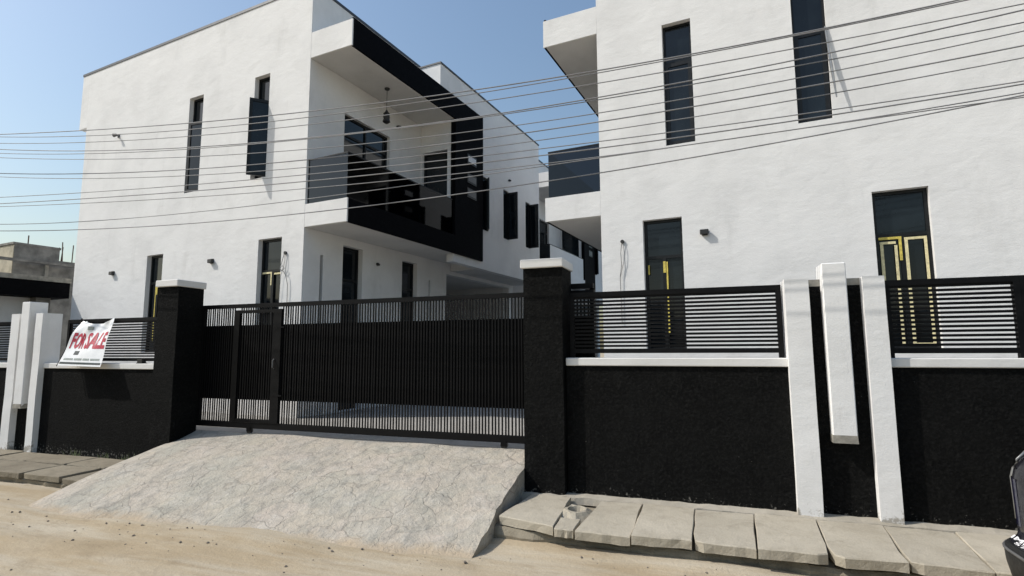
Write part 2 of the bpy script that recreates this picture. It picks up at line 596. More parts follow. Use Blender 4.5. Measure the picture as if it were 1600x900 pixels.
# ------------------------------------------------------------------ pavements
def slab_obj(parent, corners, z, th, mat='slab_concrete', tilt=(0, 0)):
    """one concrete slab with ragged edges; corners: front left, front right, back right, back left"""
    mb = MB()
    cs = [Vector((c[0], c[1], 0)) for c in corners]
    cen = sum(cs, Vector()) / 4
    outl = []
    for k, n in ((0, 6), (1, 4), (2, 2), (3, 4)):
        p, q = cs[k], cs[(k + 1) % 4]
        nrm = Vector((q.y - p.y, p.x - q.x, 0)).normalized()
        for i in range(n):
            jj = 0 if i == 0 else rnd.gauss(0, .003 if k != 1 else .006)
            outl.append(p.lerp(q, i / n) + nrm * jj)
    if rnd.random() < .5:                                 # a knocked-off corner
        outl[0 if rnd.random() < .5 else 6] += (cen - outl[0]).normalized() * .0
        i = rnd.choice((0, 6))
        outl[i] = outl[i].lerp(cen, rnd.uniform(.04, .10))
    R3 = []
    for lvl in range(3):
        ring = []
        for p in outl:
            pp = p.copy()
            if lvl == 2:
                pp = p + (cen - p).normalized() * .007
            if lvl == 0:
                pp = p + (cen - p).normalized() * rnd.uniform(.0, .012)
            zz = (z - th + rnd.uniform(-.004, .004)) if lvl == 0 else (z - .008 + rnd.uniform(-.004, .002) if lvl == 1 else z + rnd.uniform(-.002, .002))
            ring.append(mb.v((pp.x, pp.y, zz + tilt[0] * (p.x - cen.x) + tilt[1] * (p.y - cen.y))))
        R3.append(ring)
    for A, B in zip(R3, R3[1:]):
        n = len(A)
        for i in range(n):
            mb.bm.faces.new((A[i], A[(i + 1) % n], B[(i + 1) % n], B[i]))
    top = mb.v((cen.x, cen.y, z))
    n = len(R3[2])
    for i in range(n):
        mb.bm.faces.new((R3[2][i], R3[2][(i + 1) % n], top))
    return mb.build('slab', mat, parent)


pave = MB()
bx = [-2.05 + 0.12 * i for i in range(80)]
fr = []
for x in bx:
    yj = 5.05 + 0.030 * math.sin(5 * x) + rnd.uniform(-.022, .022)
    zt = -0.055 + 0.015 * math.sin(3.1 * x + 1) + rnd.uniform(-.010, .010)
    fr.append((pave.v((x, yj, ROAD - .1)), pave.v((x, yj - 0.03 * rnd.random(), -0.10)), pave.v((x, yj + 0.02, zt)), pave.v((x, 6.3, -0.03)), pave.v((x, 6.3, ROAD - .1))))
for a, b in zip(fr, fr[1:]):
    for k in range(4):
        pave.bm.faces.new((a[k], b[k], b[k + 1], a[k + 1]))
pave_o = setp(pave.build('pavement', 'old_concrete'), 'broken concrete slab pavement along the black wall', kind='structure')
SX = [(-1.945, 5.085, -1.87, 5.94), (-1.36, 4.935, -1.425, 5.93), (-1.165, 4.925, -1.20, 5.9), (-0.672, 4.93, -0.672, 5.945), (-0.165, 4.945, -0.16, 5.90), (0.327, 4.945, 0.383, 5.935),
      (0.852, 4.955, 0.913, 5.925), (1.37, 4.98, 1.447, 5.92), (1.89, 5.0, 1.98, 5.92), (2.42, 5.02, 2.5, 5.92), (2.95, 5.02, 3.03, 5.92), (3.5, 5.02, 3.58, 5.92)]
for i, (a, b) in enumerate(zip(SX, SX[1:])):
    g = 0.005
    if i == 1:                       # the small broken piece with the hole behind it
        slab_obj(pave_o, [(a[0] + g, a[1], 0), (b[0] - g, b[1], 0), (-1.18, 5.26, 0), (-1.375, 5.26, 0)], 0.044, 0.075)
        continue
    if i == 2:
        slab_obj(pave_o, [(a[0] + g, a[1], 0), (b[0] - g, b[1], 0), (b[2] - g, b[3], 0), (-1.10, 5.9, 0)], 0.05 + rnd.uniform(-.004, .004), 0.082, tilt=(-0.01, 0.012))
        continue
    slab_obj(pave_o, [(a[0] + g, a[1] + rnd.uniform(-.02, .02), 0), (b[0] - g, b[1] + rnd.uniform(-.02, .02), 0), (b[2] - g, b[3], 0), (a[2] + g, a[3], 0)],
             0.052 + rnd.uniform(-.007, .007), 0.082, tilt=(rnd.uniform(-.012, .012), rnd.uniform(-.006, .010)))
# cement strip between slabs and wall, with an uneven edge
mb = MB()
xsn = [-2.0 + 0.1 * i for i in range(80)]
ro = []
for x in xsn:
    ye = 5.935 + 0.012 * math.sin(4 * x) + rnd.uniform(-.012, .012)
    ro.append((mb.v((x, ye, -.02)), mb.v((x, ye + .01, .052 + rnd.uniform(-.006, .006))), mb.v((x, 6.14, .068 + rnd.uniform(-.005, .008)))))
for a, b in zip(ro, ro[1:]):
    for k in range(2):
        mb.bm.faces.new((a[k], b[k], b[k + 1], a[k + 1]))
mb.build('cement_strip', 'strip_concrete', pave_o)
# lump of mortar round the drain hole by the gate pillar
mb = MB()
ring = []
for k in range(14):
    a = 2 * math.pi * k / 14
    ring.append((a, 0.11 + rnd.uniform(-.02, .02), 0.17 + rnd.uniform(-.025, .03)))
prof = []
for a, r0, r1 in ring:
    c, s = math.cos(a), math.sin(a) * 1.25
    prof.append([mb.v((-1.275 + .06 * c, 5.50 + .06 * s, -.02)), mb.v((-1.275 + .085 * c, 5.50 + .085 * s, .066 + rnd.uniform(-.006, .006))), mb.v((-1.275 + r0 * c, 5.50 + r0 * s, .070 + rnd.uniform(-.006, .006))),
                 mb.v((-1.275 + (r1 + .05) * c, 5.52 + (r1 + .05) * s, -.02))])
for i in range(14):
    a, b = prof[i], prof[(i + 1) % 14]
    for k in range(3):
        mb.bm.faces.new((a[k], b[k], b[k + 1], a[k + 1]))
mb.build('drain_collar', 'slab_concrete', pave_o)

pl = MB()
fr = []
for i in range(110):
    x = -20 + 0.115 * i
    yj = 5.02 + 0.02 * math.sin(4 * x) + rnd.uniform(-.02, .02)
    fr.append((pl.v((x, yj, ROAD - .1)), pl.v((x, yj - .02, -0.10)), pl.v((x, yj + .02, -0.075 + rnd.uniform(-.012, .012))), pl.v((x, 6.3, -0.05)), pl.v((x, 6.3, ROAD - .1))))
for a, b in zip(fr, fr[1:]):
    for k in range(4):
        pl.bm.faces.new((a[k], b[k], b[k + 1], a[k + 1]))
pl_o = setp(pl.build('pavement', 'old_concrete'), 'dusty slab pavement left of the ramp', kind='structure')
x = -15.2
while x < -7.9:
    w = rnd.uniform(0.75, 0.95)
    dz = rnd.uniform(-.012, .012)
    slab_obj(pl_o, [(x + .012, 4.97 + rnd.uniform(-.03, .03)), (x + w - .012, 4.97 + rnd.uniform(-.03, .03)), (x + w - .012, 5.5), (x + .012, 5.5)], -0.004 + dz, 0.075, 'old_concrete', (rnd.uniform(-.015, .015), 0.01))
    slab_obj(pl_o, [(x + .012, 5.53), (x + w - .012, 5.53), (x + w - .012, 6.02), (x + .012, 6.02)], 0.004 + dz, 0.075, 'old_concrete', (rnd.uniform(-.01, .01), 0.01))
    x += w

# loose stones in the street
mb = MB()
for i in range(230):
    for _ in range(50):
        if i % 2:
            px = rnd.uniform(-9.5, 3.0)
            py = toe_y(max(-7.95, min(-2.1, px))) - abs(rnd.gauss(0, 0.30)) if px < -2 else rnd.uniform(3.6, 4.95)
        else:
            px, py = rnd.uniform(-10, 3), rnd.uniform(1.5, 4.9)
        if px > -1.99 or py < toe_y(px) - 0.03 or px < -8:
            break
    r = 0.006 + 0.011 * rnd.random() ** 2.5
    base = Vector((px, py, ground_z(px, py) + r * 0.35))
    vs = [mb.bm.verts.new(base + Vector((r * rnd.uniform(.7, 1.4) * a, r * rnd.uniform(.7, 1.4) * b, r * rnd.uniform(.5, .9) * c))) for a, b, c in
          ((1, 0, 0), (0, 1, 0), (-1, 0, 0), (0, -1, 0), (0, 0, 1), (0, 0, -1))]
    for k in range(4):
        mb.bm.faces.new((vs[k], vs[(k + 1) % 4], vs[4]))
        mb.bm.faces.new((vs[(k + 1) % 4], vs[k], vs[5]))
setp(mb.build('loose_stones', 'pebble'), 'scattered pebbles and grit on the sandy street', 'stones', kind='stuff')

# ------------------------------------------------------------------ street wall
def boundary_wall(name, x0, x1, zc, label, foot=-0.15):
    """black rendered dwarf wall with a white coping"""
    root = empty(name, ((x0 + x1) / 2, 6.2, 0.0))
    o = root.location
    MB(lambda p: p - o).box(x0, x1, 6.09, 6.32, foot, zc - 0.087).build('rendered_wall', 'black_render', root)
    n = max(1, round((x1 - x0) / 1.2))
    mb = MB(lambda p: p - o)
    mb.box(x0, x1, 6.065, 6.345, zc - 0.087, zc)
    mb.bevel(0.008)
    mb.build('coping', 'white_coping', root)
    return setp(root, label, 'wall')


def railing(x0, x1, z0, z1, label, inner=(), n=15):
    root = empty('fence_railing', ((x0 + x1) / 2, 6.2, z0))
    o = root.location
    f = lambda p: p - o
    MB(f).box(x0, x1, 6.175, 6.225, z1 - 0.055, z1).build('top_rail', 'black_metal', root)
    MB(f).box(x0, x1, 6.175, 6.225, z0, z0 + 0.05).build('bottom_rail', 'black_metal', root)
    posts = [x0, x1 - 0.05] + list(inner)
    for px in posts:
        MB(f).box(px, px + 0.05, 6.173, 6.227, z0 - 0.05, z1 - 0.056).build('post', 'black_metal', root)
    me = MB().box(-(x1 - x0) / 2 + .05, (x1 - x0) / 2 - .05, -.011, .011, -.0125, .0125).mesh('slat')
    h = (z1 - 0.055) - (z0 + 0.05)
    for i in range(n):
        z = z0 + 0.05 + h * (i + 0.72) / n
        link('slat', me, 'black_metal', root, (0, 0, z - o.z))
    return setp(root, label, 'railing')


def fin_group(xs3, tops, bots, label, foot, rev=False):
    """three white fins against a black backing wall"""
    root = empty('pier_group', ((xs3[0][0] + xs3[-1][1]) / 2, 6.15, 0.0))
    o = root.location
    f = lambda p: p - o
    MB(f).box(xs3[0][1] - .02, xs3[2][0] + .02, 6.10, 6.30, foot, tops[0] - .075).build('backing_wall', 'black_render', root)
    MB(f).box(xs3[0][1] - .02, xs3[2][0] + .02, 6.103, 6.297, tops[0] - .075, tops[0] - .006).build('raw_top', 'raw_concrete', root)
    for i, (a, b) in enumerate(xs3):
        mb = MB(f)
        y0 = 5.985 if i == 1 else 6.0
        y1 = 6.098 if i == 1 else 6.305
        if i == 1:
            pr = [(y0, bots), (y0, tops[1]), (6.26, tops[1]), (6.26, tops[0] - .004), (y1, tops[0] - .004), (y1, bots)]
            A_ = [mb.v((a + rnd.uniform(-.003, .003), p, q)) for p, q in pr]
            B_ = [mb.v((b + rnd.uniform(-.003, .003), p, q)) for p, q in pr]
            mb.bm.faces.new(A_)
            mb.bm.faces.new(B_[::-1])
            for q in range(6):
                mb.bm.faces.new((A_[q], B_[q], B_[(q + 1) % 6], A_[(q + 1) % 6]))
            mb.bevel(0.008)
            e = mb.build('fin', 'white_pier', root)
            MB(f).box(a - .002, b + .002, y0 - .003, y1 - .012, bots - .002, bots + .07, 0.003).build('raw_end', 'raw_concrete', e)
        else:
            n = 7
            H = tops[i] - foot
            jj = [(rnd.uniform(-.004, .004), rnd.uniform(-.003, .003)) for _ in range(n + 1)]
            R_ = []
            for k in range(n + 1):
                z = foot + H * k / n
                dx, dy = jj[k]
                R_.append([mb.v((a + dx, y0 + dy, z)), mb.v((b + dx, y0 + dy, z)), mb.v((b + dx, y1, z)), mb.v((a + dx, y1, z))])
            for A, B in zip(R_, R_[1:]):
                for q in range(4):
                    mb.bm.faces.new((A[q], A[(q + 1) % 4], B[(q + 1) % 4], B[q]))
            mb.bm.faces.new(R_[-1])
            es = [e for e in mb.bm.edges if len(e.link_faces) == 2 and e.calc_face_angle(0) > 0.8]
            bmesh.ops.bevel(mb.bm, geom=es, offset=0.012, segments=2, affect='EDGES')
            mb.build('fin', 'white_pier', root)
    return setp(root, label, 'wall piers')


def gate_pillar(x0, x1, z1, foot, label):
    root = empty('gate_pillar', ((x0 + x1) / 2, 6.22, 0))
    o = root.location
    f = lambda p: p - o
    mb = MB(f)
    n = 8
    R_ = []
    for k in range(n + 1):
        z = foot + (z1 - .102 - foot) * k / n
        d = [rnd.uniform(-.004, .004) for _ in range(4)]
        R_.append([mb.v((x0 + d[0], 6.0 + d[1], z)), mb.v((x1 + d[2], 6.0 + d[1], z)), mb.v((x1 + d[2], 6.44, z)), mb.v((x0 + d[0], 6.44, z))])
    for A, B in zip(R_, R_[1:]):
        for q in range(4):
            mb.bm.faces.new((A[q], A[(q + 1) % 4], B[(q + 1) % 4], B[q]))
    es = [e for e in mb.bm.edges if len(e.link_faces) == 2 and e.calc_face_angle(0) > 0.8]
    bmesh.ops.bevel(mb.bm, geom=es, offset=0.012, segments=2, affect='EDGES')
    mb.build('shaft', 'black_render', root)
    mb = MB(f)
    mb.box(x0 - .022, x1 + .022, 5.955, 6.47, z1 - .10, z1, 0.003)
    mb.bevel(0.008)
    mb.build('cap', 'white_coping', root)
    return setp(root, label, 'pillar')


ZR, ZL = 1.548, 1.455
boundary_wall('boundary_wall', -1.50, 0.80, ZR, 'black rendered wall with white coping between gate pillar and white piers')
boundary_wall('boundary_wall', 1.62, 9.0, ZR, 'black rendered wall with white coping behind the car, right of the white piers')
boundary_wall('boundary_wall', -10.55, -7.885, ZL, 'black rendered wall with white coping under the sale banner')
boundary_wall('boundary_wall', -22.0, -11.35, ZL, 'black wall with white coping at the left edge, beyond the white piers')
railing(-1.47, 0.765, 1.60, 2.30, 'black slatted railing on the wall just right of the gate', (), 14)
railing(1.67, 2.735, 1.592, 2.30, 'black slatted railing right of the white piers, in front of the taped window', (), 14)
railing(2.69 + .046, 5.4, 1.592, 2.30, 'black slatted railing cut off by the right edge of the picture', (4.0,), 14)
railing(-10.19, -7.90, 1.49, 2.182, 'black slatted railing carrying the sale banner', (), 14)
railing(-14.4, -11.42, 1.49, 2.182, 'black slatted railing at the far left edge beyond the piers', (-13.0,), 14)
gate_pillar(-7.885, -7.465, 2.72, -0.1, 'black gate pillar with white cap left of the gate')
gate_pillar(-1.98, -1.512, 2.69, -0.1, 'black gate pillar with white cap right of the gate')
fin_group([(0.78, 0.996), (1.112, 1.318), (1.456, 1.637)], [2.335, 2.475, 2.33], 0.755, 'three white rendered piers on the wall nearest the car', 0.0)
fin_group([(-11.385, -11.17), (-11.10, -10.885), (-10.73, -10.555)], [2.30, 2.50, 2.30], 0.70, 'three white rendered piers left of the sale banner', -0.1)

# ------------------------------------------------------------------ sliding gate
GY = 6.475
groot = empty('sliding_gate', (-7.49, GY, 0.43))
go = Vector((-7.49, GY, 0.43))
gf = lambda p: p - go
GZ0, GZ1 = 0.50, 2.36
GX0, GX1 = -7.48, -1.235
MB(gf).box(GX0, GX1, GY - .025, GY + .025, GZ1 - .06, GZ1).build('top_rail', 'black_metal', groot)
MB(gf).box(GX0, GX1, GY - .03, GY + .03, GZ0, GZ0 + .085).build('bottom_rail', 'black_metal', groot)
MB(gf).box(GX0 + .05, GX1 - .05, GY - .0, GY + .008, 0.915, 2.035).build('sheet_panel', 'black_sheet', groot)
for a, b in ((GX0, GX0 + .05), (GX1 - .05, GX1)):
    MB(gf).box(a, b, GY - .027, GY + .027, GZ0 + .086, GZ1 - .061).build('stile', 'black_metal', groot)
# wicket door in the gate
DX0, DX1 = -6.80, -5.90
for z_ in (2.215, GZ0 + .09):
    MB(gf).box(DX0 + .101, DX1 - .141, GY - .042, GY - .002, z_, z_ + .046).build('wicket_rail', 'black_metal', groot)
for a, b in ((DX0, DX0 + .10), (DX1 - .14, DX1)):
    door = MB(gf).box(a, b, GY - .044, GY - .001, GZ0 + .089, 2.264).build('wicket_stile', 'black_metal', groot)
MB(gf).tube([(DX1 - .10, GY - .045, 1.38), (DX1 - .10, GY - .075, 1.40), (DX1 - .10, GY - .075, 1.50), (DX1 - .10, GY - .045, 1.52)], 0.009).build('handle', 'grey_fitting', door)
for z_ in (1.98, .98):
    MB(gf).box(DX1 - .10, DX1 + .06, GY - .05, GY - .0445, z_, z_ + .02).build('hinge', 'black_metal', door)
sm = MB().box(-.0095, .0095, -.005, .005, 0, GZ1 - .06 - GZ0 - .085).mesh('slat')
sx = GX0 + .075
while sx < GX1 - .06:
    if not (DX0 - .0 < sx < DX0 + .10 or DX1 - .14 < sx < DX1 + .0):
        link('slat', sm, 'black_metal', groot, (sx + rnd.uniform(-.005, .005) - go.x, -.012, GZ0 + .085 - go.z))
    sx += 0.0445
for wx in (-6.44, -2.40):
    w = MB(gf)
    w.tube([(wx, GY - .02, 0.47), (wx, GY + .02, 0.47)], 0.046, 14)
    w.build('wheel', 'dark_fitting', groot)
    MB(gf).box(wx - .035, wx + .035, GY - .034, GY - .024, 0.455, 0.53).build('wheel_bracket', 'black_metal', groot)
MB(gf).box(GX0 - 0.01, GX1 + 1.2, GY - .012, GY + .012, 0.405, 0.432).build('track', 'grey_fitting', groot)
setp(groot, 'long black slatted sliding gate between the two black pillars', 'gate')
gp = MB(lambda p: p - Vector((-1.25, 6.56, 0.42))).box(-1.30, -1.24, 6.53, 6.59, 0.42, 2.44).box(-1.52, -1.24, 6.44, 6.60, 2.38, 2.44).build('gate_guide_post', 'black_metal', None, (-1.25, 6.56, 0.42))
setp(gp, 'black gate guide post behind the right pillar, at the tail of the gate', 'gate guide')


# ------------------------------------------------------------------ houses
def frame_map(O, A, N):
    """(a along the wall, n outward, z up) -> house coordinates"""
    return lambda p: O + A * p[0] + N * p[1] + Vector((0, 0, p[2]))


def window(root, fm, a0, a1, z0, z1, zt=None, split=False, leaf=None, tape=0, depth=-0.12, name='window', mull=()):
    """frame with panes; zt transom height, leaf=(hinge side, degrees), tape strips"""
    t = 0.045
    if leaf:
        t = 0.035
    mb = MB(fm)
    d0, d1 = depth - .03, depth + .02
    mb.box(a0, a0 + t, d0, d1, z0, z1).box(a1 - t, a1, d0, d1, z0, z1)
    mb.box(a0 + t, a1 - t, d0, d1, z1 - t, z1).box(a0 + t, a1 - t, d0, d1, z0, z0 + t)
    if zt:
        mb.box(a0 + t, a1 - t, d0 + .001, d1 - .001, zt - .025, zt + .025)
    for m in mull:
        mb.box(m - .02, m + .02, d0 + .001, d1 + .004, z0 + t, (zt - .025) if (zt and split) else z1 - t)
    w = mb.build(name, 'window_frame', root)
    if zt:
        MB(fm).box(a0 + t, a1 - t, depth - .012, depth - .006, zt + .025, z1 - t).build('pane', 'window_pane', w)
        MB(fm).box(a0 + t, a1 - t, depth - .014, depth - .008, z0 + t, zt - .025).build('pane', 'window_pane', w)
        top = zt - .025
    else:
        MB(fm).box(a0 + t, a1 - t, depth - .012, depth - .006, z0 + t, z1 - t).build('pane', 'window_pane', w)
        top = z1 - t
    if split:
        m = (a0 + a1) / 2
        MB(fm).box(m - .03, m + .03, d0 + .002, d1 + .006, z0 + t, top).build('mullion', 'window_frame', w)
    if leaf:
        side, deg = leaf[:2]
        W = (a1 - a0) - .03
        hinge = a0 + .015 if side < 0 else a1 - .015
        dirn = 1 if side < 0 else -1
        ca, sa = math.cos(R(deg)), math.sin(R(deg))

        def lm(p, fm=fm):
            s, k = p[0], p[1]
            return fm(Vector((hinge + dirn * (s * ca - k * sa), depth + .03 + s * sa + k * ca, p[2])))
        q = MB(lm)
        zb = z0 + .02
        q.box(0, .06, -.02, .02, zb, top).box(W - .06, W, -.02, .02, zb, top).box(.06, W - .06, -.02, .02, zb, zb + .06).box(.06, W - .06, -.02, .02, top - .06, top)
        q.build('casement', 'window_frame', w)
        MB(lm).box(.06, W - .06, -.004, .004, zb + .06, top - .06).build('pane', 'window_pane', w)
    if tape:
        m = (a0 + a1) / 2
        q = MB(fm)
        e = d1 + .010
        zz = top
        if tape == 2:
            q.box(a0 + .05, m - .01, e, e + .003, zz - .035, zz).box(m - .045, m - .012, e, e + .003, zz - .34, zz - .036)
            q.build('masking_tape', 'yellow_tape', w)
            q = MB(fm)
            q.box(a0 + .06, m - .08, e + .002, e + .004, zz - .10, zz - .065).box(a0 + .062, a0 + .10, e + .002, e + .004, z0 + .06, zz - .101)
            q.box(m - .10, m - .065, e + .002, e + .004, z0 + .06, zz - .12)
            q.box(m + .02, a1 - .05, e, e + .003, zz - .055, zz - .02).box(m + .022, m + .06, e, e + .003, z0 + .06, zz - .056).box(a1 - .085, a1 - .05, e, e + .003, z0 + .06, zz - .056)
            q.box(m + .061, a1 - .086, e, e + .003, z0 + .06, z0 + .09)
            q.build('masking_tape', 'pale_tape', w)
        elif tape == 1:
            q.box(a0 + .05, m - .05, e, e + .003, zz - .055, zz - .02).box(m + .015, m + .045, e, e + .003, zz - .26, zz - .031).box(m + .015, a1 - .05, e, e + .003, zz - .03, zz + .004)
            q.build('masking_tape', 'pale_tape', w)
        else:
            q.box(m + .03, m + .055, e, e + .003, z0 + .25, zz - .06).box(m - .02, m + .02, e, e + .003, zz - .24, zz - .05).box(a0 + .05, a0 + .075, e, e + .003, zz - .26, zz - .10)
            q.build('masking_tape', 'yellow_tape', w)
    return w


def build_house(c, v0, m, P, label):
    """c: house x of the inner corner, v0: house y of the front, m: direction of the building (-1 left of the drive, +1 right)"""
    loc = EX * c + EY * v0 + Vector((0, 0, YARD - .03))
    root = empty('house', loc, HR)
    Z0 = YARD - .03
    up = Vector((0, 0, -Z0))
    hm = lambda p: Vector((m * p[0], p[1], p[2])) + up               # (u, v, z) -> local
    U, V = Vector((m, 0, 0)), Vector((0, 1, 0))
    front = frame_map(up, U, -V)                                       # a = u, n towards the street
    side = frame_map(up, V, -U)                                        # a = v, n towards the drive
    outer = frame_map(up - U * 1.0, V, -U)                             # side face of the projecting part
    W, D, TOP = 7.87, 9.0, 8.86
    g1, g2, w1, w2 = P['g1'], P['g2'], P['w1'], P['w2']
    # walls
    MB(front).wall(0, W, Z0, TOP, [w1, w2, g1, g2], 0, -0.24).build('front_wall', 'white_stucco', root)
    sd = (0.97, 2.45, 4.402, 6.60)
    sh = [sd, (0.43, 0.51, 1.0, 3.50), (1.04, 1.63, Z0 + .02, 3.79), (3.0, 3.6, 1.5, 3.76), (4.10, 4.18, 1.0, 3.41), (4.92, 8.7, Z0 + .01, 3.67)]
    MB(side).wall(0.241, D, Z0, TOP, sh, -0.001, -0.22).build('side_wall', 'white_stucco', root)
    MB(hm).box(W - .22, W, .241, D - .001, Z0, TOP).build('outer_wall', 'white_stucco', root)
    MB(hm).box(.221, W - .221, D - .22, D, Z0, TOP).build('rear_wall', 'white_stucco', root)
    MB(hm).box(.221, W - .221, .241, D - .221, TOP - .25, TOP - .05).build('roof', 'roof_trim', root)
    rt = MB(hm)
    rt.box(-.012, W + .36, -.014, .26, TOP + .001, TOP + .06).box(-.014, .24, .261, D + .02, TOP + .001, TOP + .06)
    rt.box(W + .30, W + .375, .261, D, TOP + .001, TOP + .06)
    rt.build('roof_trim', 'roof_trim', root)
    MB(hm).box(W + .001, W + .35, 0.0, D, 7.40, TOP - .002).build('eave_box', 'white_stucco', root)
    # carport behind the open bay
    cp = MB(hm)
    cp.quad((4.5, 4.9, Z0), (4.5, 8.75, Z0), (4.5, 8.75, 3.72), (4.5, 4.9, 3.72)).quad((.22, 4.9, Z0), (4.5, 4.9, Z0), (4.5, 4.9, 3.72), (.22, 4.9, 3.72))
    cp.quad((.22, 8.72, Z0), (4.5, 8.72, Z0), (4.5, 8.72, 3.72), (.22, 8.72, 3.72)).quad((.22, 4.9, 3.71), (4.5, 4.9, 3.71), (4.5, 8.75, 3.71), (.22, 8.75, 3.71))
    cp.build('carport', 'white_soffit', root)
    # balcony slab, canopy and projecting rear part
    MB(hm).box(-1.0, -.003, 0.002, 3.68, 3.962, 4.40).box(-1.045, -1.0005, .002, .03, 3.958, 4.401).build('balcony_slab', 'white_stucco', root)
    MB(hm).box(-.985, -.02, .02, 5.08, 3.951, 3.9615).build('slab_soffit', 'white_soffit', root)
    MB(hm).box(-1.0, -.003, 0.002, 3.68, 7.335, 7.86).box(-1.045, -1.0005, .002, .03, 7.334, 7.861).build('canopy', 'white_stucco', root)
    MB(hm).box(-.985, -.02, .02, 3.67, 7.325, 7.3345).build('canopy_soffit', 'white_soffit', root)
    ew = frame_map(up + V * 3.681, U, -V)
    MB(ew).wall(-1.0, -.005, 4.402, 7.334, [(-.80, -.05, 4.42, 6.60)], 0, -.2).build('balcony_end_wall', 'white_stucco', root)
    wl = [(5.13, 5.46, 4.83, 6.30), (6.36, 6.72, 4.82, 6.27), (7.90, 8.26, 4.82, 6.28)]
    MB(outer).wall(3.682, D, 3.76, 8.48, wl, -.002, -.2).build('projecting_wall', 'white_stucco', root)
    MB(hm).box(-.79, -.006, D - .2, D - .001, 3.76, 8.48).build('projecting_rear', 'white_stucco', root)
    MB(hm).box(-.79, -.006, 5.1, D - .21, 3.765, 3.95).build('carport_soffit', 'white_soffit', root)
    MB(hm).box(-.998, -.006, 3.04, 3.68, 7.861, 8.479).build('roof_parapet', 'white_stucco', root)
    MB(hm).box(-1.02, .0, 3.02, 3.06, 8.481, 8.52).box(-1.02, -.98, 3.061, D + .01, 8.481, 8.52).build('parapet_trim', 'roof_trim', root)
    # black cladding of the outer face
    MB(hm).box(-1.04, -1.001, .031, 5.07, 7.337, 7.905).build('canopy_fascia', 'black_cladding', root)
    MB(hm).box(-1.04, -1.001, .031, 3.675, 3.955, 4.40).build('slab_fascia', 'black_cladding', root)
    col = MB(hm).box(-1.042, -.999, 3.676, 5.07, 3.955, 7.336).box(-1.0, -.93, 3.64, 3.679, 4.401, 7.334).build('column', 'black_cladding', root)
    for zc in (6.51, 6.0, 5.62):
        s = MB(hm).box(-1.055, -1.043, 4.24, 4.70, zc - .12, zc + .12).build('slot_frame', 'window_frame', col)
        MB(hm).box(-1.058, -1.0555, 4.28, 4.66, zc - .075, zc + .075).build('slot', 'pale_slot' if zc > 6.2 else 'grey_fitting', col)  # opaque pane; brightness seen through the slot is painted, dimmer on the lower ones
    # glass balustrade
    MB(hm).box(-.99, -.012, .045, .057, 4.401, 5.26).build('glass_panel', 'balcony_glass', root)
    MB(hm).box(-.99, -.978, .058, 3.66, 4.401, 5.26).build('glass_panel', 'dark_glass', root)
    MB(hm).box(-.995, -.01, .038, .064, 5.261, 5.285).box(-.997, -.97, .065, 3.66, 5.261, 5.285).build('handrail', 'window_frame', root)
    # windows
    for (a0, a1, z0, z1), lf, zt in ((w1, P['l1'], P['zt']), (w2, P['l2'], P['zt'])):
        window(root, front, a0, a1, z0, z1, zt, leaf=lf)
    for (a0, a1, z0, z1), tp in ((g1, P['t1']), (g2, P['t2'])):
        window(root, front, a0, a1, z0, z1, z1 - .63, split=True, tape=tp)
    window(root, side, *sd, zt=6.18, name='sliding_door', depth=-.10, mull=(1.71,))
    window(root, side, .43, .51, 1.0, 3.50, name='slit_window', depth=-.16)
    window(root, side, 1.04, 1.63, Z0 + .02, 3.79, zt=3.1, name='side_door', depth=-.14)
    window(root, side, 3.0, 3.6, 1.5, 3.76, zt=3.1, depth=-.14)
    window(root, side, 4.10, 4.18, 1.0, 3.41, name='slit_window', depth=-.16)
    window(root, ew, -.80, -.05, 4.42, 6.60, name='balcony_door', depth=-.1)
    for h in wl:
        window(root, outer, *h, leaf=(1, 35 if h is wl[0] else 86), depth=-.06)
    return setp(root, label, 'house')


HL = dict(w1=(1.115, 1.56, 5.10, 7.29), w2=(3.20, 3.68, 5.10, 7.29), g1=(.575, 1.225, 1.62, 3.83), g2=(4.275, 4.86, 1.62, 3.80), l1=(-1, 52), l2=(-1, 9), zt=6.74, t1=1, t2=3)
HRp = dict(w1=(1.15, 1.62, 5.02, 7.17), w2=(3.115, 3.57, 5.03, 7.42), g1=(.72, 1.355, 1.62, 3.79), g2=(3.97, 4.626, 1.62, 3.85), l1=(-1, 1.5), l2=(-1, 1.5), zt=6.50, t1=3, t2=2)
h1 = build_house(-7.91, 7.3, -1, HL, 'white two storey house left of the drive with black framed corner balcony')
h2 = copy_tree(h1)
h2.location = h1.location + EY * 9.9
for ch in h2.children:
    if ch.name.startswith('slab_fascia') or (ch.name.startswith('glass_panel') and ch.data.materials[0].name == 'dark_glass'):
        ch.data = ch.data.copy()
        ch.data.materials[0] = MATS['white_stucco']
h2['label'] = 'second white house far down the drive, mostly hidden behind the first'
h3 = build_house(-2.65, 9.0, 1, HRp, 'white two storey house right of the gate with two tall dark upper windows')
MB(frame_map(Vector((0, 0, .03 - YARD)), Vector((1, 0, 0)), Vector((0, -1, 0)))).tube([(3.55, .015, 6.47), (3.59, .05, 5.83), (3.625, .10, 5.30)], [.012, .022, .010], 5).build('window_stay', 'car_trim', h3)
for h in (h1, h2, h3):
    h['group'] = 'white houses of the estate'


def hpt(x, yv, z):
    return EX * x + EY * yv + Vector((0, 0, z))


